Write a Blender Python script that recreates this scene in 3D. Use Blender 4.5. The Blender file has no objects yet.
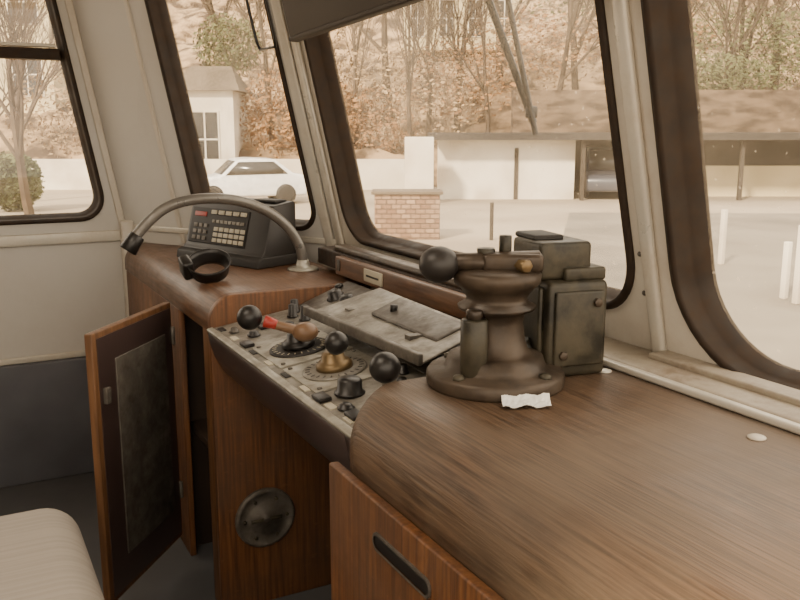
import bpy, math, random
from mathutils import Vector, Matrix, noise
from mathutils.geometry import tessellate_polygon
random.seed(7)
C=bpy.context.scene.collection

# ---------------------------------------------------------------- materials
def mat(name, col, rough=0.6, metal=0.0, col2=None, scale=(8,8,8), detail=4, bump=0.0, ramp=(0.35,0.65), spec=0.5, coat=0.0, bscale=1.0, dust=None, dscale=6.0, damt=0.5, scr=0.0):
    m=bpy.data.materials.new(name); m.use_nodes=True
    nt=m.node_tree; b=nt.nodes['Principled BSDF']
    b.inputs['Base Color'].default_value=(*col,1); b.inputs['Roughness'].default_value=rough
    b.inputs['Metallic'].default_value=metal; b.inputs['Specular IOR Level'].default_value=spec
    b.inputs['Coat Weight'].default_value=coat; b.inputs['Coat Roughness'].default_value=0.3
    if col2 is None: col2=tuple(c*0.8 for c in col)
    tc=nt.nodes.new('ShaderNodeTexCoord'); mp=nt.nodes.new('ShaderNodeMapping')
    mp.inputs['Scale'].default_value=scale
    nz=nt.nodes.new('ShaderNodeTexNoise'); nz.inputs['Detail'].default_value=detail; nz.inputs['Scale'].default_value=1.0
    rp=nt.nodes.new('ShaderNodeValToRGB')
    rp.color_ramp.elements[0].position=ramp[0]; rp.color_ramp.elements[1].position=ramp[1]
    rp.color_ramp.elements[0].color=(*col2,1); rp.color_ramp.elements[1].color=(*col,1)
    L=nt.links.new
    L(tc.outputs['Object'],mp.inputs[0]); L(mp.outputs[0],nz.inputs['Vector']); L(nz.outputs[0],rp.inputs[0])
    src=rp.outputs[0]
    if dust:
        n2=nt.nodes.new('ShaderNodeTexNoise'); n2.inputs['Scale'].default_value=dscale; n2.inputs['Detail'].default_value=8; n2.inputs['Roughness'].default_value=0.65
        L(tc.outputs['Object'],n2.inputs['Vector'])
        mr=nt.nodes.new('ShaderNodeMapRange'); mr.inputs['From Min'].default_value=0.4; mr.inputs['From Max'].default_value=0.68; mr.inputs['To Min'].default_value=0.0; mr.inputs['To Max'].default_value=damt
        L(n2.outputs[0],mr.inputs[0])
        mx=nt.nodes.new('ShaderNodeMix'); mx.data_type='RGBA'; L(mr.outputs[0],mx.inputs[0]); L(src,mx.inputs[6]); mx.inputs[7].default_value=(*dust,1)
        src=mx.outputs[2]
        m3=nt.nodes.new('ShaderNodeMapRange'); m3.inputs['From Min'].default_value=0.35; m3.inputs['From Max'].default_value=0.7
        m3.inputs['To Min'].default_value=max(0.05,rough-0.08); m3.inputs['To Max'].default_value=min(1,rough+0.25); L(n2.outputs[0],m3.inputs[0]); L(m3.outputs[0],b.inputs['Roughness'])
    if scr:
        n4=nt.nodes.new('ShaderNodeTexNoise'); n4.inputs['Scale'].default_value=1.0; n4.inputs['Detail'].default_value=3
        mp4=nt.nodes.new('ShaderNodeMapping'); mp4.inputs['Scale'].default_value=(40,130,60); mp4.inputs['Rotation'].default_value=(0,0,0.5)
        L(tc.outputs['Object'],mp4.inputs[0]); L(mp4.outputs[0],n4.inputs['Vector'])
        r4=nt.nodes.new('ShaderNodeMapRange'); r4.inputs['From Min'].default_value=0.63; r4.inputs['From Max'].default_value=0.70; r4.inputs['To Max'].default_value=scr; L(n4.outputs[0],r4.inputs[0])
        m4=nt.nodes.new('ShaderNodeMix'); m4.data_type='RGBA'; L(r4.outputs[0],m4.inputs[0]); L(src,m4.inputs[6]); m4.inputs[7].default_value=(*[min(1,c*1.7+0.03) for c in col],1); src=m4.outputs[2]
    L(src,b.inputs['Base Color'])
    if bump:
        bp=nt.nodes.new('ShaderNodeBump'); bp.inputs['Strength'].default_value=bump; bp.inputs['Distance'].default_value=0.01*bscale
        L(nz.outputs[0],bp.inputs['Height']); L(bp.outputs[0],b.inputs['Normal'])
    return m
M={}
M['wood_top']=mat('wood_top',(0.128,0.076,0.044),0.48,col2=(0.048,0.027,0.015),scale=(330,9,110),detail=5,bump=0.2,coat=0.0,spec=0.45,dust=(0.140,0.102,0.070),dscale=3.5,damt=0.8)
M['wood_side']=mat('wood_top_side',(0.140,0.062,0.026),0.42,col2=(0.060,0.025,0.011),scale=(260,9,90),detail=5,bump=0.15,coat=0.15,dust=(0.14,0.085,0.05),dscale=5,damt=0.45)
M['wood_red']=mat('wood_red',(0.20,0.080,0.026),0.48,col2=(0.080,0.030,0.011),scale=(110,110,5),detail=6,bump=0.1,coat=0.05,dust=(0.085,0.045,0.025),dscale=4,damt=0.8,scr=0.1)
M['wood_edge']=mat('wood_edge',(0.20,0.095,0.04),0.5,col2=(0.11,0.05,0.02),scale=(80,80,6))
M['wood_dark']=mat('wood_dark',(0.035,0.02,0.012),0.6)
M['grey_wall']=mat('grey_wall',(0.58,0.555,0.515),0.55,col2=(0.53,0.505,0.465),scale=(3,3,3),dust=(0.43,0.39,0.335),dscale=3,damt=0.45)
M['grey_trim']=mat('grey_trim',(0.66,0.615,0.54),0.42,col2=(0.57,0.52,0.44),scale=(6,6,6),dust=(0.34,0.26,0.18),dscale=6,damt=0.5)
M['alu']=mat('aluminium_trim',(0.76,0.72,0.63),0.35,0.25,scale=(10,10,10),dust=(0.38,0.30,0.21),dscale=10,damt=0.5)
M['sill']=mat('sill_grimy',(0.50,0.45,0.37),0.5,col2=(0.34,0.29,0.22),scale=(9,9,9),dust=(0.15,0.10,0.06),dscale=9,damt=0.85)
M['dark_wall']=mat('dark_wainscot',(0.12,0.123,0.14),0.6,col2=(0.09,0.092,0.105),scale=(5,5,5))
M['floor']=mat('floor_lino',(0.09,0.09,0.095),0.7,scale=(5,5,5))
M['rubber']=mat('rubber_gasket',(0.018,0.011,0.007),0.6,col2=(0.030,0.019,0.012),scale=(20,20,20),spec=0.3,dust=(0.06,0.036,0.021),dscale=25,damt=0.45)
M['black']=mat('black_plastic',(0.012,0.010,0.009),0.38)
M['blackmatte']=mat('black_matte',(0.018,0.015,0.013),0.6)
M['case']=mat('case_plastic',(0.022,0.018,0.016),0.45)
M['ivory']=mat('ivory_button',(0.5,0.45,0.34),0.5)
M['red']=mat('red_plastic',(0.36,0.03,0.02),0.4)
M['panel']=mat('panel_grey',(0.30,0.28,0.24),0.45,0.2,col2=(0.19,0.175,0.15),scale=(14,14,14),dust=(0.085,0.068,0.052),dscale=24,damt=0.7,scr=0.2)
M['panel_d']=mat('panel_grey_dark',(0.15,0.135,0.115),0.45,0.2,col2=(0.08,0.07,0.06),scale=(14,14,14),dust=(0.05,0.038,0.028),dscale=25,damt=0.6,scr=0.2)
M['console']=mat('console_body',(0.065,0.042,0.038),0.35,col2=(0.045,0.028,0.026),scale=(6,6,6),coat=0.3)
M['plate']=mat('plate_metal',(0.46,0.44,0.38),0.38,0.5,col2=(0.34,0.32,0.27),scale=(20,20,20),dust=(0.14,0.11,0.08),dscale=26,damt=0.55)
M['cast']=mat('cast_bronze',(0.062,0.043,0.029),0.38,0.35,col2=(0.024,0.017,0.012),scale=(18,18,18),bump=0.25,dust=(0.110,0.080,0.053),dscale=16,damt=0.5)
M['cast_d']=mat('cast_iron_dark',(0.046,0.039,0.025),0.42,0.2,col2=(0.016,0.014,0.009),scale=(16,16,16),bump=0.3,dust=(0.105,0.085,0.052),dscale=16,damt=0.55)
M['brass']=mat('brass',(0.20,0.135,0.065),0.4,0.6)
M['woodlever']=mat('lever_wood',(0.19,0.105,0.055),0.4)
M['steel']=mat('steel_tube',(0.22,0.205,0.185),0.33,0.5,scale=(5,5,5),dust=(0.10,0.085,0.07),dscale=20,damt=0.5)
M['white']=mat('white_paper',(0.85,0.84,0.80),0.8,col2=(0.72,0.70,0.66),scale=(60,60,60))
M['seat']=mat('seat_fabric',(0.36,0.32,0.28),0.95,col2=(0.325,0.29,0.252),scale=(2,110,2),ramp=(0.42,0.58),bump=0.2)
M['visor']=mat('visor_vinyl',(0.040,0.030,0.024),0.65)
# exterior
M['ground']=mat('yard_ground',(0.42,0.345,0.255),0.9,col2=(0.28,0.225,0.165),scale=(0.3,0.3,0.3),detail=9)
M['road']=mat('road_asphalt',(0.26,0.225,0.175),0.9,col2=(0.16,0.137,0.108),scale=(0.5,0.5,0.5),detail=9)
M['render_w']=mat('white_render',(0.80,0.74,0.62),0.9,col2=(0.60,0.52,0.41),scale=(1,1,1))
M['cream']=mat('cream_render',(0.66,0.55,0.34),0.9,col2=(0.55,0.45,0.27),scale=(1,1,1))
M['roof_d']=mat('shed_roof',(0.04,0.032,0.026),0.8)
M['dark_brown']=mat('shed_dark',(0.055,0.042,0.03),0.9)  # plain dark brown of the shed posts, door frame and bollard
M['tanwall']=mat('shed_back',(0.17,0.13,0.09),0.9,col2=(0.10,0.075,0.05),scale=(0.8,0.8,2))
M['winglass']=mat('dark_window',(0.05,0.045,0.04),0.2)
M['bark']=mat('bark',(0.12,0.08,0.048),0.9,col2=(0.055,0.036,0.022),scale=(3,3,3))
M['hill']=mat('hillside_earth',(0.44,0.295,0.16),0.95,col2=(0.07,0.04,0.018),scale=(0.7,0.7,1.0),detail=14,ramp=(0.42,0.58))
M['stone']=mat('retaining_stone',(0.17,0.115,0.07),0.95,col2=(0.06,0.038,0.023),scale=(1.4,1.4,4.0),detail=14,ramp=(0.4,0.6))
M['leaf_o']=mat('leaf_orange',(0.36,0.185,0.065),0.9,col2=(0.17,0.08,0.028),scale=(1,1,1))
M['leaf_g']=mat('leaf_olive',(0.14,0.14,0.05),0.9,col2=(0.065,0.075,0.026),scale=(1,1,1))
M['leaf_t']=mat('leaf_tan',(0.46,0.32,0.165),0.9,col2=(0.20,0.125,0.06),scale=(1,1,1))
M['carwhite']=mat('car_paint',(0.85,0.84,0.82),0.25,coat=0.5)
M['cardark']=mat('car_paint_dark',(0.06,0.06,0.075),0.3,coat=0.5)
def brickmat():
    m=bpy.data.materials.new('brick'); m.use_nodes=True; nt=m.node_tree; b=nt.nodes['Principled BSDF']; b.inputs['Roughness'].default_value=0.9
    tc=nt.nodes.new('ShaderNodeTexCoord'); L=nt.links.new
    d1=nt.nodes.new('ShaderNodeVectorMath'); d1.operation='DOT_PRODUCT'; d1.inputs[1].default_value=(0.883+0.469,-0.469+0.883,0)
    sx=nt.nodes.new('ShaderNodeSeparateXYZ'); cb=nt.nodes.new('ShaderNodeCombineXYZ')
    L(tc.outputs['Object'],d1.inputs[0]); L(tc.outputs['Object'],sx.inputs[0]); L(d1.outputs['Value'],cb.inputs[0]); L(sx.outputs[2],cb.inputs[1])
    br=nt.nodes.new('ShaderNodeTexBrick'); br.inputs['Scale'].default_value=2.6; br.inputs['Mortar Size'].default_value=0.03
    br.inputs['Color1'].default_value=(0.20,0.11,0.065,1); br.inputs['Color2'].default_value=(0.38,0.25,0.16,1); br.inputs['Mortar'].default_value=(0.09,0.06,0.04,1)
    L(cb.outputs[0],br.inputs[0]); L(br.outputs[0],b.inputs['Base Color']); return m
M['brick']=brickmat()
def glassmat():
    m=bpy.data.materials.new('window_glass'); m.use_nodes=True; nt=m.node_tree
    for n in list(nt.nodes):
        if n.type!='OUTPUT_MATERIAL': nt.nodes.remove(n)
    out=nt.nodes[0]; tr=nt.nodes.new('ShaderNodeBsdfTransparent'); gl=nt.nodes.new('ShaderNodeBsdfGlossy'); gl.inputs['Roughness'].default_value=0.02
    df=nt.nodes.new('ShaderNodeBsdfTranslucent'); df.inputs['Color'].default_value=(1,0.84,0.62,1)
    m1=nt.nodes.new('ShaderNodeMixShader'); m2=nt.nodes.new('ShaderNodeMixShader')
    tc=nt.nodes.new('ShaderNodeTexCoord')
    nz=nt.nodes.new('ShaderNodeTexNoise'); nz.inputs['Scale'].default_value=2.2; nz.inputs['Detail'].default_value=3; nz.inputs['Roughness'].default_value=0.5
    mr=nt.nodes.new('ShaderNodeMapRange'); mr.inputs['From Min'].default_value=0.35; mr.inputs['From Max'].default_value=0.7; mr.inputs['To Min'].default_value=0.05; mr.inputs['To Max'].default_value=0.15
    n2=nt.nodes.new('ShaderNodeTexNoise'); n2.inputs['Scale'].default_value=90; n2.inputs['Detail'].default_value=2
    r2=nt.nodes.new('ShaderNodeMapRange'); r2.inputs['From Min'].default_value=0.68; r2.inputs['From Max'].default_value=0.74; r2.inputs['To Max'].default_value=0.25
    ad=nt.nodes.new('ShaderNodeMath'); ad.operation='ADD'
    L=nt.links.new
    L(tc.outputs['Object'],nz.inputs['Vector']); L(tc.outputs['Object'],n2.inputs['Vector']); L(nz.outputs[0],mr.inputs[0]); L(n2.outputs[0],r2.inputs[0])
    L(mr.outputs[0],ad.inputs[0]); L(r2.outputs[0],ad.inputs[1]); L(ad.outputs[0],m1.inputs[0])
    L(tr.outputs[0],m1.inputs[1]); L(df.outputs[0],m1.inputs[2]); m2.inputs[0].default_value=0.04
    L(m1.outputs[0],m2.inputs[1]); L(gl.outputs[0],m2.inputs[2]); L(m2.outputs[0],out.inputs[0]); return m
M['glass']=glassmat()

# ---------------------------------------------------------------- helpers
I=Matrix.Identity(4)
def group(name):
    e=bpy.data.objects.new(name,None); e.empty_display_size=0.1; C.objects.link(e); return e
def mk(name,vs,fs,m,par=None,smooth=False,bevel=0,seg=3,X=I,subd=0):
    me=bpy.data.meshes.new(name); me.from_pydata([tuple(X@Vector(v)) for v in vs],[],fs); me.update()
    o=bpy.data.objects.new(name,me); C.objects.link(o); me.materials.append(M[m])
    import bmesh
    bm=bmesh.new(); bm.from_mesh(me); bmesh.ops.recalc_face_normals(bm,faces=bm.faces); bm.to_mesh(me); bm.free()
    if bevel:
        md=o.modifiers.new('b','BEVEL'); md.width=bevel; md.segments=seg; md.limit_method='ANGLE'; md.angle_limit=math.radians(35)
    if subd:
        md=o.modifiers.new('s','SUBSURF'); md.levels=subd; md.render_levels=subd
    if smooth or bevel:
        for p in me.polygons: p.use_smooth=True
        if not subd:
            try:
                bpy.context.view_layer.objects.active=o
                o.select_set(True); bpy.ops.object.shade_auto_smooth(angle=math.radians(40)); o.select_set(False)
            except Exception: pass
    if par: o.parent=par
    return o
BF=[(0,1,3,2),(4,6,7,5),(0,4,5,1),(2,3,7,6),(0,2,6,4),(1,5,7,3)]
def box(name,x0,x1,y0,y1,z0,z1,m,par=None,bevel=0.004,X=I):
    vs=[(x,y,z) for x in (x0,x1) for y in (y0,y1) for z in (z0,z1)]
    return mk(name,vs,BF,m,par,bevel=bevel,X=X)
def extr(name,prof,y0,y1,m,par=None,bevel=0,X=I,smooth=True):
    n=len(prof); vs=[(x,y0,z) for x,z in prof]+[(x,y1,z) for x,z in prof]
    fs=[tuple(range(n)),tuple(range(n,2*n))]+[(i,(i+1)%n,n+(i+1)%n,n+i) for i in range(n)]
    return mk(name,vs,fs,m,par,smooth=smooth,bevel=bevel,X=X)
def lathe(name,prof,c,m,par=None,axis=(0,0,1),n=40,X=I):
    R=Vector((0,0,1)).rotation_difference(Vector(axis)).to_matrix().to_4x4(); T=X@Matrix.Translation(c)@R
    vs=[];fs=[]
    for r,z in prof:
        for i in range(n):
            a=2*math.pi*i/n; vs.append((r*math.cos(a),r*math.sin(a),z))
    for j in range(len(prof)-1):
        for i in range(n):
            fs.append((j*n+i,j*n+(i+1)%n,(j+1)*n+(i+1)%n,(j+1)*n+i))
    fs.append(tuple(range(n))[::-1]); fs.append(tuple(range((len(prof)-1)*n,len(prof)*n)))
    return mk(name,vs,fs,m,par,smooth=True,X=T)
def cyl(name,p0,p1,r,m,par=None,r2=None,n=24):
    p0=Vector(p0);p1=Vector(p1);L=(p1-p0).length
    r2=r if r2 is None else r2; b=min(r,r2,L)*0.12
    return lathe(name,[(r-b,0),(r,b),(r2,L-b),(r2-b,L)],p0,m,par,axis=(p1-p0).normalized(),n=n)
def ball(name,c,r,m,par=None,sx=1):
    pr=[(max(0.0005,r*math.sin(math.pi*i/16)),-r*math.cos(math.pi*i/16)*sx) for i in range(17)]
    return lathe(name,pr,c,m,par,n=28)
def tube(name,pts,r,m,par=None,cyc=False,res=8,spline='NURBS'):
    cu=bpy.data.curves.new(name,'CURVE'); cu.dimensions='3D'; cu.bevel_depth=r; cu.bevel_resolution=5; cu.resolution_u=res
    if spline=='NURBS':
        s=cu.splines.new('NURBS'); s.points.add(len(pts)-1); s.order_u=4; s.use_endpoint_u=True
    else:
        s=cu.splines.new('POLY'); s.points.add(len(pts)-1)
    for i,p in enumerate(pts): s.points[i].co=(*p,1)
    s.use_cyclic_u=cyc; cu.use_fill_caps=True
    o=bpy.data.objects.new(name,cu); C.objects.link(o); cu.materials.append(M[m])
    bpy.context.view_layer.objects.active=o; o.select_set(True); bpy.ops.object.convert(target='MESH'); o=bpy.context.view_layer.objects.active; o.select_set(False)
    o.name=name
    for p in o.data.polygons: p.use_smooth=True
    if par: o.parent=par
    return o
def arc(cx,cz,r,a0,a1,n=8):
    return [(cx+r*math.cos(math.radians(a0+(a1-a0)*i/n)),cz+r*math.sin(math.radians(a0+(a1-a0)*i/n))) for i in range(n+1)]

# ---------------------------------------------------------------- cab shell
K=0.225; KW=0.17; Z0=0.97; XB=1.064; YW=3.2
A=(0.56,YW); B=(XB,2.43); LAB=math.hypot(B[0]-A[0],B[1]-A[1])
nAB=Vector((-(B[1]-A[1]),(B[0]-A[0]),0)).normalized()
def Pfront(u,z,off=0): return (XB-K*(z-Z0)+off,u,z)
def Pwall(u,z,off=0): return (u-KW*(z-Z0),YW+off,z)
def Pcorner(u,z,off=0):
    t=u/LAB; x=(A[0]-KW*(z-Z0))*(1-t)+(B[0]-K*(z-Z0))*t; y=A[1]*(1-t)+B[1]*t
    return (x+nAB.x*off,y+nAB.y*off,z)
def rrect(u0,u1,z0,z1,r,n=10):
    pts=[]
    for cx,cz,a in ((u1-r,z1-r,0),(u0+r,z1-r,90),(u0+r,z0+r,180),(u1-r,z0+r,270)):
        pts+=arc(cx,cz,r,a,a+90,n)
    return pts
def skin_wall(name,P,outer,holes,m,thick=0.065,par=None):
    polys=[[Vector((u,z,0)) for u,z in outer]]+[[Vector((u,z,0)) for u,z in h] for h in holes]
    flat=[p for pl in polys for p in pl]; tri=tessellate_polygon(polys)
    n=len(flat)
    vs=[P(p.x,p.y,0) for p in flat]+[P(p.x,p.y,thick) for p in flat]
    fs=[tuple(t) for t in tri]+[tuple(i+n for i in t)[::-1] for t in tri]
    s=0
    for pl in polys:
        k=len(pl)
        for i in range(k): fs.append((s+i,s+(i+1)%k,n+s+(i+1)%k,n+s+i))
        s+=k
    return mk(name,vs,fs,m,par)
def window(name,P,loop,depth=0.06,rim=0.012):
    g=group(name); n=len(loop)
    cu=sum(p[0] for p in loop)/n; cz=sum(p[1] for p in loop)/n
    def off(d):
        out=[]
        for i in range(n):
            a=Vector(loop[i-1]);b=Vector(loop[(i+1)%n]); t=(b-a)
            if t.length<1e-9: t=Vector((1,0))
            t.normalize(); nn=Vector((t.y,-t.x))
            if nn.dot(Vector(loop[i])-Vector((cu,cz)))<0: nn=-nn
            out.append((loop[i][0]+nn.x*d,loop[i][1]+nn.y*d))
        return out
    prof=[(rim,-0.001),(rim*0.9,-0.008),(0.0,-0.010),(-0.004,-0.004),(-0.004,depth*0.5),(-0.008,depth*0.5+0.004),(-0.016,depth-0.004),(-0.018,depth+0.006)]
    vs=[];fs=[]
    for d,o in prof:
        for (u,z) in off(d): vs.append(P(u,z,o))
    for j in range(len(prof)-1):
        for i in range(n): fs.append((j*n+i,j*n+(i+1)%n,(j+1)*n+(i+1)%n,(j+1)*n+i))
    mk('gasket',vs,fs,'rubber',g,smooth=True)
    mk('glass_pane',[P(u,z,depth) for u,z in off(-0.012)],[tuple(range(n))],'glass',g)
    return g
hc=rrect(1.115,2.335,0.93,1.78,0.10); hn=rrect(-0.25,1.005,0.865,1.78,0.16)
hk=rrect(0.365,0.845,0.945,1.78,0.07); hs=rrect(-1.0,0.497,0.942,1.85,0.09)
skin_wall('wall_front',Pfront,[(-0.45,0.80),(2.43,0.80),(2.43,2.1),(-0.45,2.1)],[hc,hn],'grey_trim')
skin_wall('wall_corner',Pcorner,[(0,0.80),(LAB,0.80),(LAB,2.1),(0,2.1)],[hk],'grey_wall')
skin_wall('wall_far',Pwall,[(-1.9,0.80),(0.56,0.80),(0.56,2.1),(-1.9,2.1)],[hs],'grey_wall')
window('window_1',Pfront,hc); window('window_2',Pfront,hn); window('window_3',Pcorner,hk); w4=window('window_4',Pwall,hs,depth=0.04)
def bar(name,P,u0,u1,z0,z1,o0,o1,m,par,bevel=0.004):
    v=[P(u,z,o) for u in (u0,u1) for z in (z0,z1) for o in (o0,o1)]
    return mk(name,v,BF,m,par,bevel=bevel)
bar('vent_rail',Pwall,-0.98,0.48,1.485,1.522,0.0,0.045,'rubber',w4)
bar('vent_lip',Pwall,-0.98,0.47,1.525,1.537,-0.004,0.03,'alu',w4,0.002)
# lower walls
box('wall_front.001',1.07,1.16,-0.45,2.40,0.0,0.80,'grey_wall',bevel=0)
mk('wall_corner.001',[(0.56,3.2,0),(1.10,2.40,0),(1.16,2.44,0),(0.60,3.26,0),(0.59,3.2,0.80),(1.10,2.40,0.80),(1.16,2.44,0.80),(0.63,3.26,0.80)],[(0,1,5,4),(1,2,6,5),(2,3,7,6),(3,0,4,7),(4,5,6,7),(0,3,2,1)],'grey_wall')
box('wall_far.001',-1.9,0.60,3.2,3.28,0.0,0.80,'grey_wall',bevel=0)
box('wall_back',-1.9,-1.82,-0.3,3.28,0,2.1,'grey_wall',bevel=0)
box('wall_near',-1.9,1.1,-0.38,-0.30,0,0.80,'grey_wall',bevel=0)
box('floor',-1.9,1.16,-0.38,3.28,-0.08,0.0,'floor',bevel=0)
box('ceiling',-1.9,1.0,-0.38,3.3,2.1,2.16,'grey_wall',bevel=0)
# trims
box('trim_1',-1.8,0.565,3.185,3.2,0.855,0.895,'alu',bevel=0.005)
box('baseboard_far',-1.8,0.53,3.165,3.2,0.0,0.44,'dark_wall',bevel=0.006)
box('trim_2',-1.8,0.535,3.188,3.2,0.44,0.462,'alu',bevel=0.004)
tr=group('trim_3')
bar('seam_strip',Pwall,0.535,0.56,0.80,2.1,-0.008,0.0,'grey_trim',tr)
box('corner_post',0.545,0.59,3.15,3.195,0.30,0.93,'grey_trim',tr,bevel=0.01)
tr=group('trim_4')
bar('seam_strip',Pcorner,0.255,0.275,0.86,2.1,-0.007,0.0,'grey_trim',tr)
bar('corner_belt',Pcorner,0.0,LAB,0.895,0.915,-0.012,0.0,'alu',tr)
tr=group('trim_5')
bar('mullion_strip',Pfront,2.385,2.43,0.84,2.1,-0.016,0.0,'alu',tr,0.008)
bar('mullion_strip_side',Pcorner,LAB-0.05,LAB-0.015,0.86,2.1,-0.014,0.0,'alu',tr,0.006)
tr=group('trim_6')
bar('mullion_strip',Pfront,1.045,1.075,0.86,2.1,-0.016,0.0,'alu',tr,0.008)
for zz in (0.97,1.04): lathe('mullion_rivet',[(0.005,0),(0.004,0.002),(0.001,0.003)],Pfront(1.09,zz,0.0),'panel_d',tr,axis=(-1,0,-0.2),n=12)
tr=group('trim_7')
box('sill_step',0.985,1.09,-0.30,2.40,0.80,0.865,'sill',tr,bevel=0.008)
box('sill_bead',0.975,0.995,-0.30,1.14,0.85,0.862,'alu',tr,bevel=0.004)
bar('sill_moulding',Pfront,-0.3,1.05,0.862,0.875,-0.045,0.0,'sill',tr,0.004)

# ---------------------------------------------------------------- near desk
g=group('driver_desk')
def rounded_desk(name,x0,x1,ya,yb,zt,zb,r,rc,m,par):
    """top slab with waterfall front (radius r) and plan corner (radius rc) at the far front corner"""
    prof=[(0.0,zb)]+[(a-0.0,b) for a,b in arc(r,zt-r,r,180,90,12)]
    outline=[(x0,ya)]+[(x0,ya+(yb-rc-ya)*i/10) for i in range(1,10)]
    cx,cy=x0+rc,yb-rc
    outline+=[(cx+rc*math.cos(math.radians(180-90*i/14)),cy+rc*math.sin(math.radians(180-90*i/14))) for i in range(15)]
    outline+=[(x0+rc+(x1-x0-rc)*i/8,yb) for i in range(1,9)]
    n=len(outline); vs=[];fs=[]
    def nrm(i):
        a=Vector(outline[max(0,i-1)]);b=Vector(outline[min(n-1,i+1)]); t=(b-a).normalized(); return Vector((t.y,-t.x))
    for (ins,z) in prof:
        for i in range(n):
            nn=nrm(i)
            f=1.0
            if outline[i][1]>yb-1e-6 or i>24: f=0.25
            if 10<=i<=24: f=1.0-0.75*((i-10)/14)
            vs.append((outline[i][0]+nn.x*ins*f,outline[i][1]+nn.y*ins*f,z))
    k=len(prof)
    for j in range(k-1):
        for i in range(n-1): fs.append((j*n+i,j*n+i+1,(j+1)*n+i+1,(j+1)*n+i))
    top=[(k-1)*n+i for i in range(n)]; vs.append((x1,ya,zt)); fs.append(tuple(top)+(len(vs)-1,))
    bot=[i for i in range(n)]; vs.append((x1,ya,zb)); fs.append(tuple(bot[::-1])+(len(vs)-1,))
    fs.append(tuple(j*n for j in range(k))+(len(vs)-2,len(vs)-1)); fs.append(tuple(j*n+n-1 for j in range(k))+(len(vs)-2,len(vs)-1))
    return mk(name,vs,fs,m,par,smooth=True)
rounded_desk('desk_top',0.507,0.985,0.18,1.195,0.85,0.70,0.085,0.10,'wood_top',g)
box('cabinet_body',0.53,0.98,0.20,1.13,0.0,0.752,'wood_red',g)
box('desk_door',0.490,0.507,0.60,1.160,0.08,0.740,'wood_red',g,bevel=0.003)
lp=rrect(0.838,1.000,0.670,0.698,0.013,6)
n=len(lp); ins=rrect(0.842,0.996,0.674,0.694,0.010,6)
mk('handle_rim',[(0.487,y,z) for y,z in lp]+[(0.487,y,z) for y,z in ins]+[(0.4905,y,z) for y,z in lp],[(i,(i+1)%n,n+(i+1)%n,n+i) for i in range(n)]+[(i,(i+1)%n,2*n+(i+1)%n,2*n+i) for i in range(n)],'panel_d',g)
mk('handle_recess',[(0.4885,y,z) for y,z in ins],[tuple(range(n))],'black',g)
for i,(x,y) in enumerate(((0.918,0.721),(0.955,1.06))):
    lathe('screw_cap',[(0.012,0),(0.012,0.002),(0.007,0.004),(0.001,0.0045)],(x,y,0.85),'alu',g,n=20)

# ---------------------------------------------------------------- far desk cabinet
g=group('side_cabinet')
extr('cabinet_top',[(0.546,0.755)]+arc(0.611,0.785,0.065,180,90,10)+[(0.985,0.85),(0.985,0.755)],2.04,3.14,'wood_side',g,bevel=0.004)
extr('end_panel',[(0.544,0.0),(0.544,0.78)]+arc(0.610,0.784,0.066,180,90,10)[1:]+[(0.984,0.85),(0.984,0.0)],2.018,2.042,'wood_red',g,bevel=0.003)
box('front_stile',0.546,0.565,2.04,2.10,0.0,0.76,'wood_edge',g,bevel=0.003)
box('front_panel',0.548,0.565,2.36,3.13,0.0,0.755,'wood_red',g,bevel=0.003)
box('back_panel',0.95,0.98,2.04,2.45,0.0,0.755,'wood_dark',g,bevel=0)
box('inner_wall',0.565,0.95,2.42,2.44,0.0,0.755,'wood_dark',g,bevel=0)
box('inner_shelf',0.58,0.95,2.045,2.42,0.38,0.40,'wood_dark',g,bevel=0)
hx,hy=0.525,2.35; ex,ey=0.270,2.047
d=Vector((ex-hx,ey-hy,0)); L=d.length; d.normalize(); nn=Vector((-d.y,d.x,0))
X=Matrix(((d.x,nn.x,0,hx),(d.y,nn.y,0,hy),(0,0,1,0),(0,0,0,1)))
g=group('cabinet_door')
box('door_leaf',0,L,-0.02,0,0.08,0.78,'wood_edge',g,bevel=0.003,X=X)
box('door_face_inner',0.01,L-0.018,0.0,0.002,0.095,0.765,'console',g,bevel=0.0,X=X)
box('door_plate',0.05,L-0.09,0.0015,0.006,0.18,0.70,'panel_d',g,bevel=0.002,X=X)
box('latch',L-0.05,L-0.03,0.0,0.012,0.60,0.64,'panel_d',g,bevel=0.002,X=X)
for hzz in (0.2,0.66): cyl('hinge',X@Vector((0.004,0.004,hzz)),X@Vector((0.004,0.004,hzz+0.05)),0.006,'panel_d',g,n=12)
g=group('speaker_disc')
c=(0.668,2.018,0.245)
lathe('disc',[(0.082,0),(0.082,0.006),(0.074,0.012),(0.070,0.008),(0.045,0.008),(0.040,0.014),(0.012,0.014),(0.010,0.02),(0.001,0.02)],c,'panel_d',g,axis=(0,-1,0))
box('slot_1',0.625,0.71,1.998,2.004,0.24,0.25,'cast_d',g,bevel=0.002)
for a in range(6):
    t=a*math.pi/3; cyl('rivet',(c[0]+0.058*math.cos(t),2.012,c[2]+0.058*math.sin(t)),(c[0]+0.058*math.cos(t),2.005,c[2]+0.058*math.sin(t)),0.005,'cast_d',g,n=10)

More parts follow.
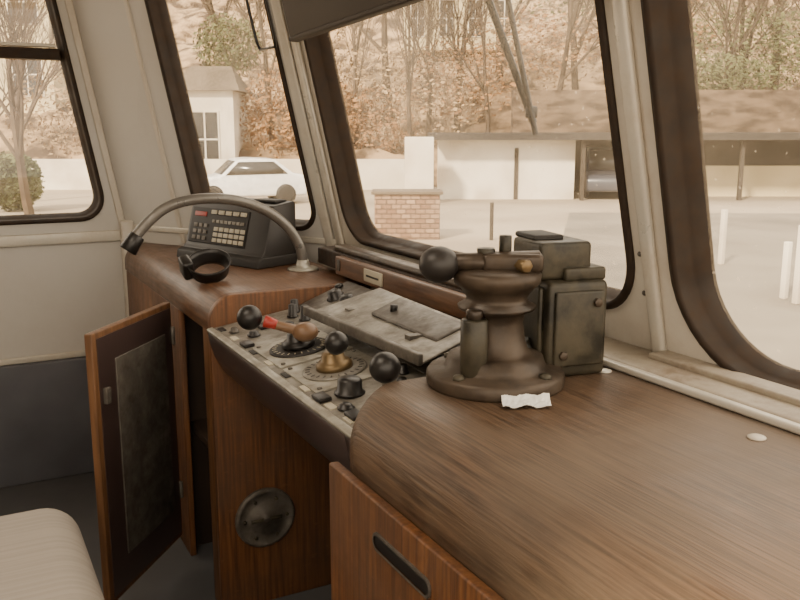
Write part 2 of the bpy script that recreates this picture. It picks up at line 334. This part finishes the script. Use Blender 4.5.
# ---------------------------------------------------------------- console
g=group('control_console')
y0,y1=1.20,2.014
def surf(x): return 0.772+(x-0.545)*0.14 if x<0.76 else 0.802+(x-0.76)*0.36
body=[(0.66,0.635),(0.60,0.64),(0.572,0.66),(0.550,0.70),(0.538,0.745)]+arc(0.548,0.757,0.012,180,90,4)+[(0.76,0.799),(0.925,0.858),(0.93,0.635)]
extr('console_body',body,y0,y1,'console',g,bevel=0.004)
extr('console_end',body[:10]+[(0.62,0.778),(0.62,0.637)],y0-0.05,y0,'console',g)
def slab(name,x0,x1,ya,yb,z0,z1,t,m,bev=0.002,par=None):
    L=math.hypot(x1-x0,z1-z0); nx,nz=-(z1-z0)/L,(x1-x0)/L
    pr=[(x0,z0),(x1,z1),(x1+nx*t,z1+nz*t),(x0+nx*t,z0+nz*t)]
    return extr(name,pr,ya,yb,m,par or g,bevel=bev)
slab('panel_flat',0.542,0.76,y0+0.001,y1-0.006,0.768,0.799,0.005,'panel',0.002)
slab('front_lip',0.534,0.550,y0-0.05,y1-0.003,0.764,0.768,0.009,'plate',0.003)
slab('panel_slope',0.76,0.915,y0+0.001,y1-0.006,0.799,0.856,0.006,'panel_d',0.003)
S=0.139
tilt=lambda x,y,dz=0: Matrix.Translation((x,y,surf(x)+dz))@Matrix.Rotation(-math.atan(S),4,'Y')
for (ya,yb) in ((1.575,1.755),(1.385,1.560)):
    box('controller_plate',-0.082,0.082,-(yb-ya)/2,(yb-ya)/2,0.001,0.006,'plate',g,bevel=0.0015,X=tilt(0.645,(ya+yb)/2))
cs=((0.640,1.665),(0.640,1.475))
for i,(x,y) in enumerate(cs):
    T=tilt(x,y,0.006)
    lathe('scale_ring',[(0.064,0),(0.064,0.003),(0.060,0.0045),(0.001,0.0045)],(0,0,0),'blackmatte' if i==0 else 'panel',g,X=T)
    for a in range(24):
        t=a*math.pi/12
        box('tick',0.049,0.058,-0.001,0.001,0.0047,0.0055,'ivory' if i==0 else 'black',g,bevel=0,X=T@Matrix.Rotation(t,4,'Z'))
    lathe('hub',[(0.036,0.004),(0.036,0.013),(0.030,0.019),(0.024,0.021),(0.021,0.034),(0.015,0.038),(0.001,0.039)],(0,0,0),'black' if i==0 else 'brass',g,X=T)
for (x,y) in [(x,y) for x in (0.575,0.715) for y in (1.397,1.548,1.588,1.742)]:
    cyl('plate_screw',(x,y,surf(x)+0.005),(x,y,surf(x)+0.0085),0.005,'panel_d',g,n=10)
for (x,y,r,h,m) in [(0.745,1.965,0.011,0.03,'black'),(0.725,1.925,0.011,0.03,'black'),(0.735,1.87,0.011,0.035,'black'),(0.62,1.95,0.010,0.012,'black'),(0.575,1.92,0.009,0.01,'panel_d'),(0.60,1.85,0.012,0.01,'black'),(0.68,1.83,0.012,0.016,'black'),
    (0.575,1.28,0.012,0.008,'black'),(0.63,1.275,0.010,0.006,'panel_d'),(0.70,1.31,0.010,0.012,'black'),(0.73,1.36,0.009,0.016,'black')]:
    lathe('switch_knob',[(r*1.3,0),(r*1.3,0.003),(r,0.004),(r*0.9,h),(r*0.6,h+0.002),(0.0005,h+0.002)],(x,y,surf(x)+0.003),m,g,n=20)
for (x,y) in ((0.562,1.355),(0.565,1.79),(0.64,1.90),(0.572,1.235),(0.66,1.24)):
    box('rocker',-0.012,0.012,-0.02,0.02,0.002,0.010,'black',g,bevel=0.002,X=tilt(x,y))
for y in (1.22,1.30,1.42,1.52,1.62,1.72,1.86,1.96):
    box('legend_strip',-0.007,0.007,-0.016,0.016,0.001,0.004,'ivory' if int(y*50)%2 else 'blackmatte',g,bevel=0.0005,X=tilt(0.56,y+0.01))
lathe('rotary_knob',[(0.028,0),(0.028,0.004),(0.023,0.006),(0.022,0.026),(0.018,0.030),(0.001,0.030)],(0.61,1.34,surf(0.61)+0.003),'black',g)
for y in (1.93,1.86):
    lathe('gauge_knob',[(0.024,0),(0.024,0.006),(0.019,0.008),(0.017,0.022),(0.001,0.023)],(0.845,y,surf(0.845)),'black',g,axis=(-0.33,0,0.94))
for y in (1.99,1.42,1.37,1.32,1.27,1.23):
    lathe('button',[(0.011,0),(0.011,0.008),(0.007,0.011),(0.001,0.011)],(0.88,y,surf(0.88)+0.003),'black',g,axis=(-0.33,0,0.94),n=16)

# levers
g=group('controller_lever')
cyl('spindle',(0.636,1.660,0.82),(0.630,1.605,0.842),0.012,'cast',g)
cyl('shaft',(0.625,1.60,0.842),(0.560,1.625,0.862),0.011,'woodlever',g,r2=0.009)
ball('shaft_hub',(0.628,1.598,0.842),0.027,'woodlever',g,sx=0.75)
cyl('red_collar',(0.575,1.619,0.858),(0.552,1.631,0.866),0.010,'red',g,r2=0.013)
ball('grip',(0.528,1.652,0.872),0.026,'black',g)
g=group('reverser_lever')
cyl('stem',(0.638,1.470,0.83),(0.606,1.395,0.862),0.008,'brass',g)
ball('grip',(0.606,1.388,0.868),0.022,'black',g)
g=group('brake_lever')
cyl('stem',(0.645,1.245,surf(.645)+.006),(0.612,1.205,0.855),0.009,'plate',g)
lathe('stem_boot',[(0.026,0),(0.022,0.008),(0.012,0.02),(0.010,0.021)],(0.645,1.245,surf(.645)+.006),'black',g)
ball('grip',(0.610,1.20,0.868),0.026,'black',g)

# wooden back board
g=group('instrument_board')
box('board',0.925,0.948,1.30,2.12,0.862,0.912,'wood_side',g,bevel=0.004)
box('board_ledge',0.948,1.045,1.20,2.30,0.866,0.915,'rubber',g,bevel=0.006)
box('ledge_roll',0.955,1.0,1.28,2.20,0.912,0.932,'cast',g,bevel=0.009)
box('label_plate',0.921,0.9255,1.83,1.93,0.873,0.905,'ivory',g,bevel=0.001)
box('label_text',0.9203,0.9212,1.845,1.915,0.886,0.891,'black',g,bevel=0)
box('wall_plate',0.921,0.9255,2.085,2.10,0.875,0.905,'panel_d',g,bevel=0.001)

# timetable tray
g=group('timetable_tray')
v=[(0.700,1.765,0.838),(0.722,1.275,0.838),(0.885,1.32,0.872),(0.872,1.74,0.885)]
def thick(name,q,t,m,par,bev=0.003):
    return mk(name,q+[(x,y,z+t) for x,y,z in q],[(0,1,2,3),(4,7,6,5),(0,4,5,1),(1,5,6,2),(2,6,7,3),(3,7,4,0)],m,par,bevel=bev)
thick('tray_plate',v,0.006,'panel',g)
thick('tray_lip',[(0.690,1.768,0.838),(0.712,1.272,0.838),(0.724,1.272,0.838),(0.702,1.768,0.838)],0.022,'panel_d',g)
thick('tray_fold',[(0.78,1.60,0.860),(0.79,1.34,0.855),(0.87,1.36,0.874),(0.86,1.62,0.882)],0.008,'panel_d',g,0.004)
cyl('clamp_pin',(0.815,1.56,0.872),(0.815,1.56,0.888),0.008,'black',g,n=16)
for y in (1.40,1.68): box('tray_foot',0.76,0.80,y-0.01,y+0.01,0.81,0.862,'panel_d',g,bevel=0)

# ---------------------------------------------------------------- brake valve
g=group('brake_valve')
c=(0.757,1.097,0.85)
lathe('base_flange',[(0.110,0),(0.111,0.004),(0.111,0.018),(0.107,0.024),(0.084,0.027),(0.080,0.034),(0.076,0.046),(0.060,0.050),(0.052,0.056),(0.046,0.075),(0.043,0.10),(0.045,0.118),(0.060,0.122),(0.062,0.128),(0.050,0.134),(0.048,0.142),(0.058,0.156),(0.068,0.164),(0.070,0.178),(0.064,0.184),(0.040,0.187),(0.001,0.188)],c,'cast',g,n=48)
for a in (20,110,200,290):
    t=math.radians(a); lathe('bolt',[(0.010,0),(0.010,0.006),(0.006,0.009),(0.001,0.009)],(c[0]+0.095*math.cos(t),c[1]+0.095*math.sin(t),0.873),'cast_d',g,n=6)
cyl('side_port',(0.698,1.070,0.876),(0.698,1.070,0.966),0.021,'cast_d',g)
cyl('side_port_cap',(0.698,1.070,0.966),(0.698,1.070,0.980),0.013,'cast',g)
cyl('handle_arm',(0.683,1.135,1.046),(0.81,1.058,1.046),0.014,'cast',g,r2=0.020)
box('handle_head',-0.045,0.05,-0.022,0.022,1.032,1.062,'cast',g,bevel=0.008,X=Matrix.Translation((0.773,1.083,0))@Matrix.Rotation(math.radians(-33),4,'Z'))
ball('handle_grip',(0.674,1.137,1.043),0.032,'case',g,sx=0.9)
cyl('top_stud',(0.770,1.095,1.05),(0.770,1.095,1.088),0.010,'cast_d',g)
cyl('top_nut',(0.742,1.107,1.055),(0.742,1.107,1.068),0.016,'cast_d',g,n=6)
cyl('clamp_bolt',(0.775,1.042,1.045),(0.775,1.067,1.045),0.011,'brass',g,n=6)

g=group('valve_block')
R=Matrix.Translation((0.903,1.122,0))@Matrix.Rotation(math.radians(-10),4,'Z')
box('lower_housing',-0.055,0.055,-0.065,0.065,0.85,1.010,'cast_d',g,bevel=0.010,X=R)
box('housing_cover',-0.045,0.045,-0.073,-0.064,0.87,0.995,'cast_d',g,bevel=0.006,X=R)
box('side_cover',-0.064,-0.054,-0.05,0.05,0.87,1.0,'cast_d',g,bevel=0.006,X=R)
box('upper_block',-0.062,0.033,-0.045,0.06,1.010,1.072,'cast_d',g,bevel=0.008,X=R)
box('upper_cap',-0.055,0.0,-0.01,0.068,1.070,1.080,'blackmatte',g,bevel=0.005,X=R)
box('web',-0.02,0.055,-0.055,0.0,1.008,1.03,'cast_d',g,bevel=0.005,X=R)
cyl('flange_bolt',R@Vector((-0.03,-0.078,0.89)),R@Vector((-0.03,-0.070,0.89)),0.008,'cast',g,n=6)
cyl('flange_bolt',R@Vector((0.03,-0.078,0.975)),R@Vector((0.03,-0.070,0.975)),0.008,'cast',g,n=6)
cyl('pipe_union',R@Vector((-0.03,-0.02,0.852)),R@Vector((-0.075,-0.01,0.90)),0.018,'cast_d',g)

# paper scrap (small, crumpled, lying at the foot of the flange)
vs=[];fs=[];nx,ny=17,7
ra=random.Random(3)
for i in range(nx):
    for j in range(ny):
        a=i/(nx-1)-0.5; b=j/(ny-1)-0.5
        edge=1-0.25*math.sin(a*9+1)*abs(b)
        vs.append((0.728+0.066*a+0.016*b*edge,0.972-0.030*a+0.028*b*edge,0.8515+0.0035*abs(math.sin(a*7+b*3))+0.008*(b+0.5)**2+ra.uniform(0,0.0022)))
for i in range(nx-1):
    for j in range(ny-1): fs.append((i*ny+j,i*ny+j+1,(i+1)*ny+j+1,(i+1)*ny+j))
mk('paper_scrap',vs,fs,'white')

# ---------------------------------------------------------------- radio
g=group('radio_unit')
a=Vector((0.655,2.74,0)); b=Vector((0.800,2.362,0)); u=(b-a).normalized(); LU=(b-a).length; v=Vector((-u.y,u.x,0))
X=Matrix(((v.x,u.x,0,a.x),(v.y,u.y,0,a.y),(0,0,1,0.85),(0,0,0,1)))
extr('radio_case',[(0.0,0.012),(0.0,0.035),(0.012,0.045),(0.045,0.165),(0.055,0.180),(0.134,0.190),(0.140,0.184),(0.140,0.012)],0.01,LU-0.005,'case',g,bevel=0.004,X=X)
extr('radio_base',[(-0.02,0.0),(-0.015,0.025),(0.0,0.032),(0.140,0.032),(0.144,0.0)],0,LU,'blackmatte',g,bevel=0.004,X=X)
def onface(name,ya,yb,s0,s1,t,m,bev=0.001):
    P0=Vector((0.012,0.045));P1=Vector((0.045,0.165)); D=(P1-P0); Ld=D.length; D.normalize(); Nn=Vector((-D.y,D.x))
    q=[P0+D*(s0*Ld),P0+D*(s1*Ld)]; q=[q[0],q[1],q[1]+Nn*t,q[0]+Nn*t]
    extr(name,[(p.x,p.y) for p in q],ya,yb,m,g,bevel=bev,X=X)
onface('face_plate',0.025,LU-0.10,0.05,0.95,0.003,'blackmatte')
onface('red_display',0.04,0.10,0.72,0.84,0.005,'red')
for i in range(5): onface('key_top',0.125+i*0.036,0.151+i*0.036,0.80,0.90,0.007,'ivory')
for i in range(8): onface('key_mid',0.135+i*0.020,0.150+i*0.020,0.58,0.66,0.006,'panel')
for r in range(3):
    for i in range(6): onface('key_low',0.150+i*0.026,0.170+i*0.026,0.10+r*0.14,0.20+r*0.14,0.006,'ivory')
for r in range(3):
    for i in range(3): onface('key_left',0.045+i*0.026,0.063+i*0.026,0.12+r*0.16,0.22+r*0.16,0.006,'panel_d')
box('radio_handset_rest',0.08,0.128,LU-0.13,LU-0.03,0.185,0.194,'blackmatte',g,bevel=0.004,X=X)

# cup holder ring
g=group('cup_holder')
n=32
prof=[(0.044,0.0),(0.050,0.004),(0.055,0.030),(0.060,0.040),(0.056,0.042),(0.051,0.030),(0.044,0.008)]
R=Matrix.Translation((0.615,2.255,0.868))@Matrix.Rotation(math.radians(-12),4,'Y')@Matrix.Rotation(math.radians(26),4,'X')
vs=[];fs=[]
for r,z in prof:
    for i in range(n):
        t=2*math.pi*i/n; vs.append((r*math.cos(t),r*math.sin(t),z))
k=len(prof)
for j in range(k):
    for i in range(n): fs.append((j*n+i,j*n+(i+1)%n,((j+1)%k)*n+(i+1)%n,((j+1)%k)*n+i))
mk('ring',vs,fs,'black',g,smooth=True,X=R)
box('clip',-0.07,-0.04,0.0,0.05,-0.005,0.05,'black',g,bevel=0.008,X=R)

# gooseneck
g=group('gooseneck_microphone')
pts=[(0.900,2.295,0.862),(0.900,2.295,0.90),(0.880,2.295,0.955),(0.82,2.295,1.015),(0.74,2.295,1.055),(0.64,2.295,1.072),(0.54,2.295,1.062),(0.48,2.295,1.03),(0.43,2.295,0.975),(0.42,2.295,0.958)]
tube('neck',pts,0.0145,'steel',g)
lathe('mount_disc',[(0.045,0),(0.045,0.005),(0.040,0.008),(0.022,0.009),(0.019,0.02),(0.017,0.03),(0.001,0.03)],(0.90,2.295,0.85),'plate',g)
cyl('mic_head',(0.437,2.295,0.978),(0.408,2.295,0.938),0.020,'black',g,r2=0.024)

# ---------------------------------------------------------------- visor, mirror bracket, wiper
g=group('sun_visor')
def vbar(name,zl,zr,tl,tr_,o0,o1,m,bev):
    v=[Pfront(u,z,o) for u,(za,zb) in ((0.95,(zr,tr_)),(2.16,(zl,tl))) for z in (za,zb) for o in (o0,o1)]
    return mk(name,v,BF,m,g,bevel=bev)
vbar('visor_board',1.482,1.515,1.80,1.85,-0.125,-0.105,'visor',0.006)
vbar('visor_edge',1.474,1.507,1.486,1.519,-0.128,-0.102,'visor',0.004)
g=group('mirror_bracket')
def q(u,z): return Pfront(u,z,-0.115)
tube('wire_frame',[q(2.44,1.9),q(2.44,1.50),q(2.425,1.475),q(2.30,1.475),q(2.285,1.50),q(2.285,1.9)],0.0045,'black',g,spline='POLY')
g=group('windscreen_wiper')
tube('arm',[(0.975,1.63,1.80),(1.045,1.565,1.5125),(1.135,1.52,1.265)],0.008,'black',g,spline='POLY')
tube('blade',[(0.995,1.56,1.80),(1.068,1.53,1.5125),(1.13,1.505,1.24)],0.006,'black',g,spline='POLY')
box('blade_clip',1.112,1.135,1.505,1.522,1.275,1.30,'black',g)

# ---------------------------------------------------------------- seat
g=group('driver_seat')
def cushion(name,x0,x1,y0,y1,z0,z1,m):
    o=box(name,x0,x1,y0,y1,z0,z1,m,g,bevel=0.07); o.modifiers['b'].segments=8; return o
cushion('cushion',-0.40,0.175,1.20,1.74,0.36,0.53,'seat')
cushion('backrest',-0.55,-0.40,1.22,1.72,0.46,1.00,'seat')
box('seat_pan',-0.38,0.15,1.24,1.70,0.31,0.37,'blackmatte',g)
cyl('pedestal',(-0.12,1.47,0.02),(-0.12,1.47,0.32),0.05,'blackmatte',g)
cyl('pedestal_foot',(-0.12,1.47,0.0),(-0.12,1.47,0.03),0.17,'blackmatte',g)

# ---------------------------------------------------------------- exterior
F=Vector((0.469,0.883,0)); Rr=Vector((0.883,-0.469,0)); GZ=-0.9
def W(d,l,z=GZ): p=F*d+Rr*l; return (p.x,p.y,z)
yaw=Matrix(((Rr.x,F.x,0,0),(Rr.y,F.y,0,0),(0,0,1,0),(0,0,0,1)))
mk('yard_ground',[(-90,-20,GZ),(130,-60,GZ),(130,130,GZ),(-90,130,GZ)],[(0,1,2,3)],'ground')
mk('road_surface',[W(3,1.5,GZ+.01),W(2,40,GZ+.01),W(21,40,GZ+.01),W(22.5,4.5,GZ+.01),W(14,2.6,GZ+.01)],[(0,1,2,3,4)],'road')
HILL=group('wooded_hillside')
vs=[];fs=[];nu,nv=160,70
for i in range(nu):
    for j in range(nv):
        l=-45+95*i/(nu-1); d_=33+60*j/(nv-1); h=GZ+ (0 if j==0 else 1.0+0.27*(d_-33)+1.6*noise.noise(Vector((l*0.12,d_*0.12,0)))+0.8*noise.noise(Vector((l*0.5,d_*0.5,3)))+0.5*noise.noise(Vector((l*1.3,d_*1.3,6))))
        vs.append(W(d_,l,h))
for i in range(nu-1):
    for j in range(nv-1): fs.append((i*nv+j,(i+1)*nv+j,(i+1)*nv+j+1,i*nv+j+1))
mk('bank_earth',vs,fs,'hill',HILL,smooth=True)
g=group('carport_shed')
box('white_wall',1.2,5.5,27.0,27.3,GZ,0.95,'render_w',g,bevel=0,X=yaw)
box('roof_slab',1.0,22,26.3,31,1.0,1.16,'roof_d',g,bevel=0,X=yaw)
box('roof_fascia',1.0,22,26.2,26.35,0.95,1.14,'roof_d',g,bevel=0,X=yaw)
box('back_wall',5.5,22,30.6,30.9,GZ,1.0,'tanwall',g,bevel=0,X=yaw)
box('door_frame',3.6,3.72,26.95,27.0,GZ,0.7,'dark_brown',g,bevel=0,X=yaw)
for x in (5.6,8.6,10.5,12.5,14.5,16,19.5): box('post',x,x+0.12,26.5,26.62,GZ,1.0,'dark_brown',g,bevel=0,X=yaw)
box('low_wall',9.4,21.8,28.2,28.3,GZ,0.1,'cream',g,bevel=0,X=yaw)
box('gatepost',0.15,1.0,25.2,25.9,GZ,1.05,'render_w',bevel=0.02,X=yaw)
g=group('brick_wall')
box('brickwork',-0.5,0.8,16.9,17.6,GZ,0.0,'brick',g,bevel=0.01,X=yaw)
box('coping',-0.56,0.86,16.84,17.66,0.0,0.06,'tanwall',g,bevel=0.01,X=yaw)
box('garden_wall',-14,1.0,31.4,31.8,GZ,0.2,'render_w',bevel=0,X=yaw)
box('retaining_wall',4.2,30,32.2,32.8,GZ,2.7,'stone',bevel=0,X=yaw)
box('bollard_post',9.47,9.53,13.97,14.03,GZ,GZ+.75,'dark_brown',bevel=0.01)
for (x,y,h) in ((11.0,9.6,0.9),(9.45,7.2,0.75),(9.3,6.9,1.0)):
    box('bollard_post',x-0.04,x+0.04,y-0.04,y+0.04,GZ+.01,GZ+h,'render_w',bevel=0.01)
def house(name,l,d_,w,h,z,m,roof,rows,cols,dep=5,wf=0.22,hf=0.28):
    g=group(name); X=yaw
    box('walls',l,l+w,d_,d_+dep,z,z+h,m,g,bevel=0,X=X)
    mk('roof',[(l-.3,d_-.3,z+h),(l+w+.3,d_-.3,z+h),(l+w+.3,d_+dep,z+h),(l-.3,d_+dep,z+h),(l+.3,d_+dep/2,z+h+roof),(l+w-.3,d_+dep/2,z+h+roof)],[(0,1,5,4),(2,3,4,5),(1,2,5),(3,0,4),(0,3,2,1)],'tanwall',g,X=X)
    for r in range(rows):
        for c_ in range(cols):
            xx=l+w*(c_+0.5)/cols; zz=z+h*(r+0.5)/rows; ww=w/cols*wf; hh=h/rows*hf
            box('sash_frame',xx-ww-.06,xx+ww+.06,d_-.05,d_,zz-hh-.06,zz+hh+.06,'render_w',g,bevel=0,X=X)
            box('sash_pane',xx-ww,xx+ww,d_-.07,d_-.04,zz-hh,zz+hh,'winglass',g,bevel=0,X=X)
            box('sash_bar',xx-.03,xx+.03,d_-.09,d_-.05,zz-hh,zz+hh,'render_w',g,bevel=0,X=X)
            box('sash_rail',xx-ww,xx+ww,d_-.09,d_-.05,zz-.03,zz+.03,'render_w',g,bevel=0,X=X)
house('house',0.2,50,6.5,3.4,5.7,'cream',1.5,1,4)
house('house',-8.5,33,2.2,3.6,GZ,'render_w',1.0,1,1,3)
house('house',-21.5,38,6.5,9,GZ,'cream',2.5,3,3,5,0.28,0.29)
def car(name,l,d_,m,ln=4.0,h=1.35,rot=0,van=False):
    g=group(name); X=yaw@Matrix.Translation((l,d_,GZ))@Matrix.Rotation(rot,4,'Z')
    body=[(-ln/2,0.25),(-ln/2,0.62),(-ln/2+.15,0.78),(-ln*.24,0.86),(-ln*.10,h-.04),(ln*.02,h),(ln*.22,h-.03),(ln*.38,0.92),(ln/2-.05,0.85),(ln/2,0.6),(ln/2,0.25)]
    extr('car_body',body,-0.8,0.8,m,g,bevel=0.08,X=X)
    win=[(-ln*.20,0.88),(-ln*.09,h-.10),(ln*.21,h-.10),(ln*.33,0.90)]
    extr('side_glass',win,-0.815,0.815,'winglass',g,bevel=0,X=X)
    extr('windscreen_glass',[(-ln*.235,0.90),(-ln*.115,h-.08),(-ln*.10,h-.08),(-ln*.22,0.90)],-0.68,0.68,'winglass',g,bevel=0,X=X)
    for wx in (-ln*.31,ln*.31):
        for wy in (-0.82,0.66):
            lathe('wheel',[(0.2,0),(0.3,0.02),(0.3,0.14),(0.2,0.16),(0.1,0.15),(0.001,0.15)],(wx,wy,0.3),'blackmatte',g,axis=(0,1,0),n=24,X=X)
car('car',-4.6,25.5,'carwhite',rot=0.35,ln=3.4,h=1.35)
car('car',6.9,28.3,'cardark',rot=1.4,ln=3.4,h=1.6)
car('car',8.3,28.5,'cardark',rot=1.45,ln=3.4,h=1.7)

def tree(name,l,d_,z,h,r,seed,par=None,lv=4,spread=0.55):
    rnd=random.Random(seed); vs=[];fs=[]
    def seg(p,q_,r0,r1):
        ax=(q_-p).normalized(); s=ax.orthogonal().normalized(); t=ax.cross(s); b0=len(vs); n=5
        for (pp,rr) in ((p,r0),(q_,r1)):
            for i in range(n):
                a=2*math.pi*i/n; vs.append(tuple(pp+s*rr*math.cos(a)+t*rr*math.sin(a)))
        for i in range(n): fs.append((b0+i,b0+(i+1)%n,b0+n+(i+1)%n,b0+n+i))
    def grow(p,dirn,L_,r0,k):
        n=3
        for i in range(n):
            dirn=(dirn+Vector((rnd.uniform(-.14,.14),rnd.uniform(-.14,.14),rnd.uniform(0,.1)))).normalized()
            q_=p+dirn*L_/n; r1=r0*0.86; seg(p,q_,r0,r1); p=q_; r0=r1
            if k>0 and i>0:
                for _ in range(2):
                    nd=(dirn+Vector((rnd.uniform(-1,1),rnd.uniform(-1,1),rnd.uniform(-.2,.6)))*spread*1.3).normalized()
                    grow(p,nd,L_*0.62,r0*0.6,k-1)
        if k>0: grow(p,dirn,L_*0.7,r0*0.9,k-1)
    b=Vector(W(d_,l,z)); grow(b,Vector((0,0,1)),h*0.42,r,lv)
    return mk(name,vs,fs,'bark',par)
def hz(d_): return GZ+1.0+0.27*(d_-33)
k=0
for (l,d_,h,r) in ((-3.2,37,10,.2),(-1.8,35,8,.12),(-0.5,40,11,.22),(0.4,34.5,8,.12),(1.2,36,8,.14),(2.5,38,9,.18),(3.6,35.5,8,.12),(5.0,42,12,.24),(6.6,37,9,.16),(8,40,10,.2),(9.6,36,8,.14),(11.5,39,10,.22),(13.5,36,9,.16),(15,38,9,.2),(16.6,36,8,.13),(18,42,11,.25),(-5.3,36,9,.15),(-7,38,10,.2),(-12,36,10,.22)):
    k+=1; tree('trunk_and_branches',l,d_,hz(d_)-.4,h,r,k,HILL)
tree('bare_tree',-8.0,18.5,GZ,5.5,.12,31,spread=.75); tree('bare_tree',-11.4,26,GZ,7,.14,33,spread=.7)
def foliage(name,m,blobs,n,size,seed,par=None):
    rnd=random.Random(seed); vs=[];fs=[]
    for (l,d_,z,rl,rd,rz,wt) in blobs:
        for _ in range(int(n*wt)):
            while True:
                a=Vector((rnd.uniform(-1,1),rnd.uniform(-1,1),rnd.uniform(-1,1)))
                if a.length<1: break
            c=Vector(W(d_+a.y*rd,l+a.x*rl,z+a.z*rz)); s=size*rnd.uniform(.5,1.4)
            e=Vector((rnd.gauss(0,1),rnd.gauss(0,1),rnd.gauss(0,1))).normalized()*s; f=e.orthogonal().normalized()*s*rnd.uniform(.3,.8); b=len(vs)
            vs.extend([tuple(c-e),tuple(c+f),tuple(c+e),tuple(c-f)]); fs.append((b,b+1,b+2,b+3))
    return mk(name,vs,fs,m,par)
foliage('autumn_shrubs','leaf_o',[(-4.0,34.5,1.2,2.6,1.0,2.8,1.5),(-1.2,35,1.2,2.0,1.5,1.8,.6),(2.5,36,3.2,2.5,1.5,1.7,.5),(6,38,5,3,2,1.6,.4),(11,38,5.5,3,2,1.6,.4)],2600,.10,1,HILL)
foliage('tan_brush','leaf_t',[(0,36,2.5,4,2,2.2,1.2),(4,40,4.5,5,3,2.2,1.0),(-5,40,5,4,3,3,1),(10,42,6,6,3,2.6,1),(17,40,5,5,3,3,.8),(-13,35,1.5,3,1,2.5,.8)],2600,.10,2,HILL)
foliage('evergreens','leaf_g',[(15,37,4.6,5,2,1.8,1.6),(12,35,3.4,3,1.2,.9,.9),(20,39,5,5,3,3,1.4),(-7.0,36,4.6,1.4,1.5,1.3,.7),(9,46,8.5,3,2,2,.6),(14,44,7,3,2,2,.8)],2600,.10,3,HILL)
foliage('garden_bush','leaf_g',[(-10.4,23,-.1,.8,.8,.8,1)],3500,.07,5)

# ---------------------------------------------------------------- light
w=bpy.data.worlds.new('World'); bpy.context.scene.world=w; w.use_nodes=True
bg=w.node_tree.nodes['Background']; bg.inputs[0].default_value=(1.0,0.86,0.675,1); bg.inputs[1].default_value=3.3
s=bpy.data.lights.new('sun','SUN'); s.energy=10; s.angle=math.radians(6); s.color=(1,0.81,0.55)
so=bpy.data.objects.new('sun',s); C.objects.link(so)
sd=Vector((0.75,0.45,-0.62)); so.rotation_euler=sd.to_track_quat('-Z','Y').to_euler()
g=group('added_fill_lamp')  # unseen fill lamp with housing, added to brighten the cab interior
lathe('fill_lamp_housing',[(0.16,0),(0.16,-0.02),(0.14,-0.03),(0.001,-0.03)],(-0.3,1.2,2.1),'plate',g)
al=bpy.data.lights.new('fill_light','AREA'); al.shape='DISK'; al.size=0.9; al.energy=14; al.color=(1,0.85,0.66)
ao=bpy.data.objects.new('fill_light',al); C.objects.link(ao); ao.location=(-0.3,1.2,2.05); ao.parent=g

cam=bpy.data.cameras.new('camera'); cam.sensor_width=36; cam.lens=850/800*36; cam.clip_start=0.02; cam.clip_end=400
co=bpy.data.objects.new('camera',cam); C.objects.link(co); co.location=(0,0,1.25)
co.rotation_euler=(math.radians(90)-math.atan(0.2),0,math.radians(-28))
bpy.context.scene.camera=co
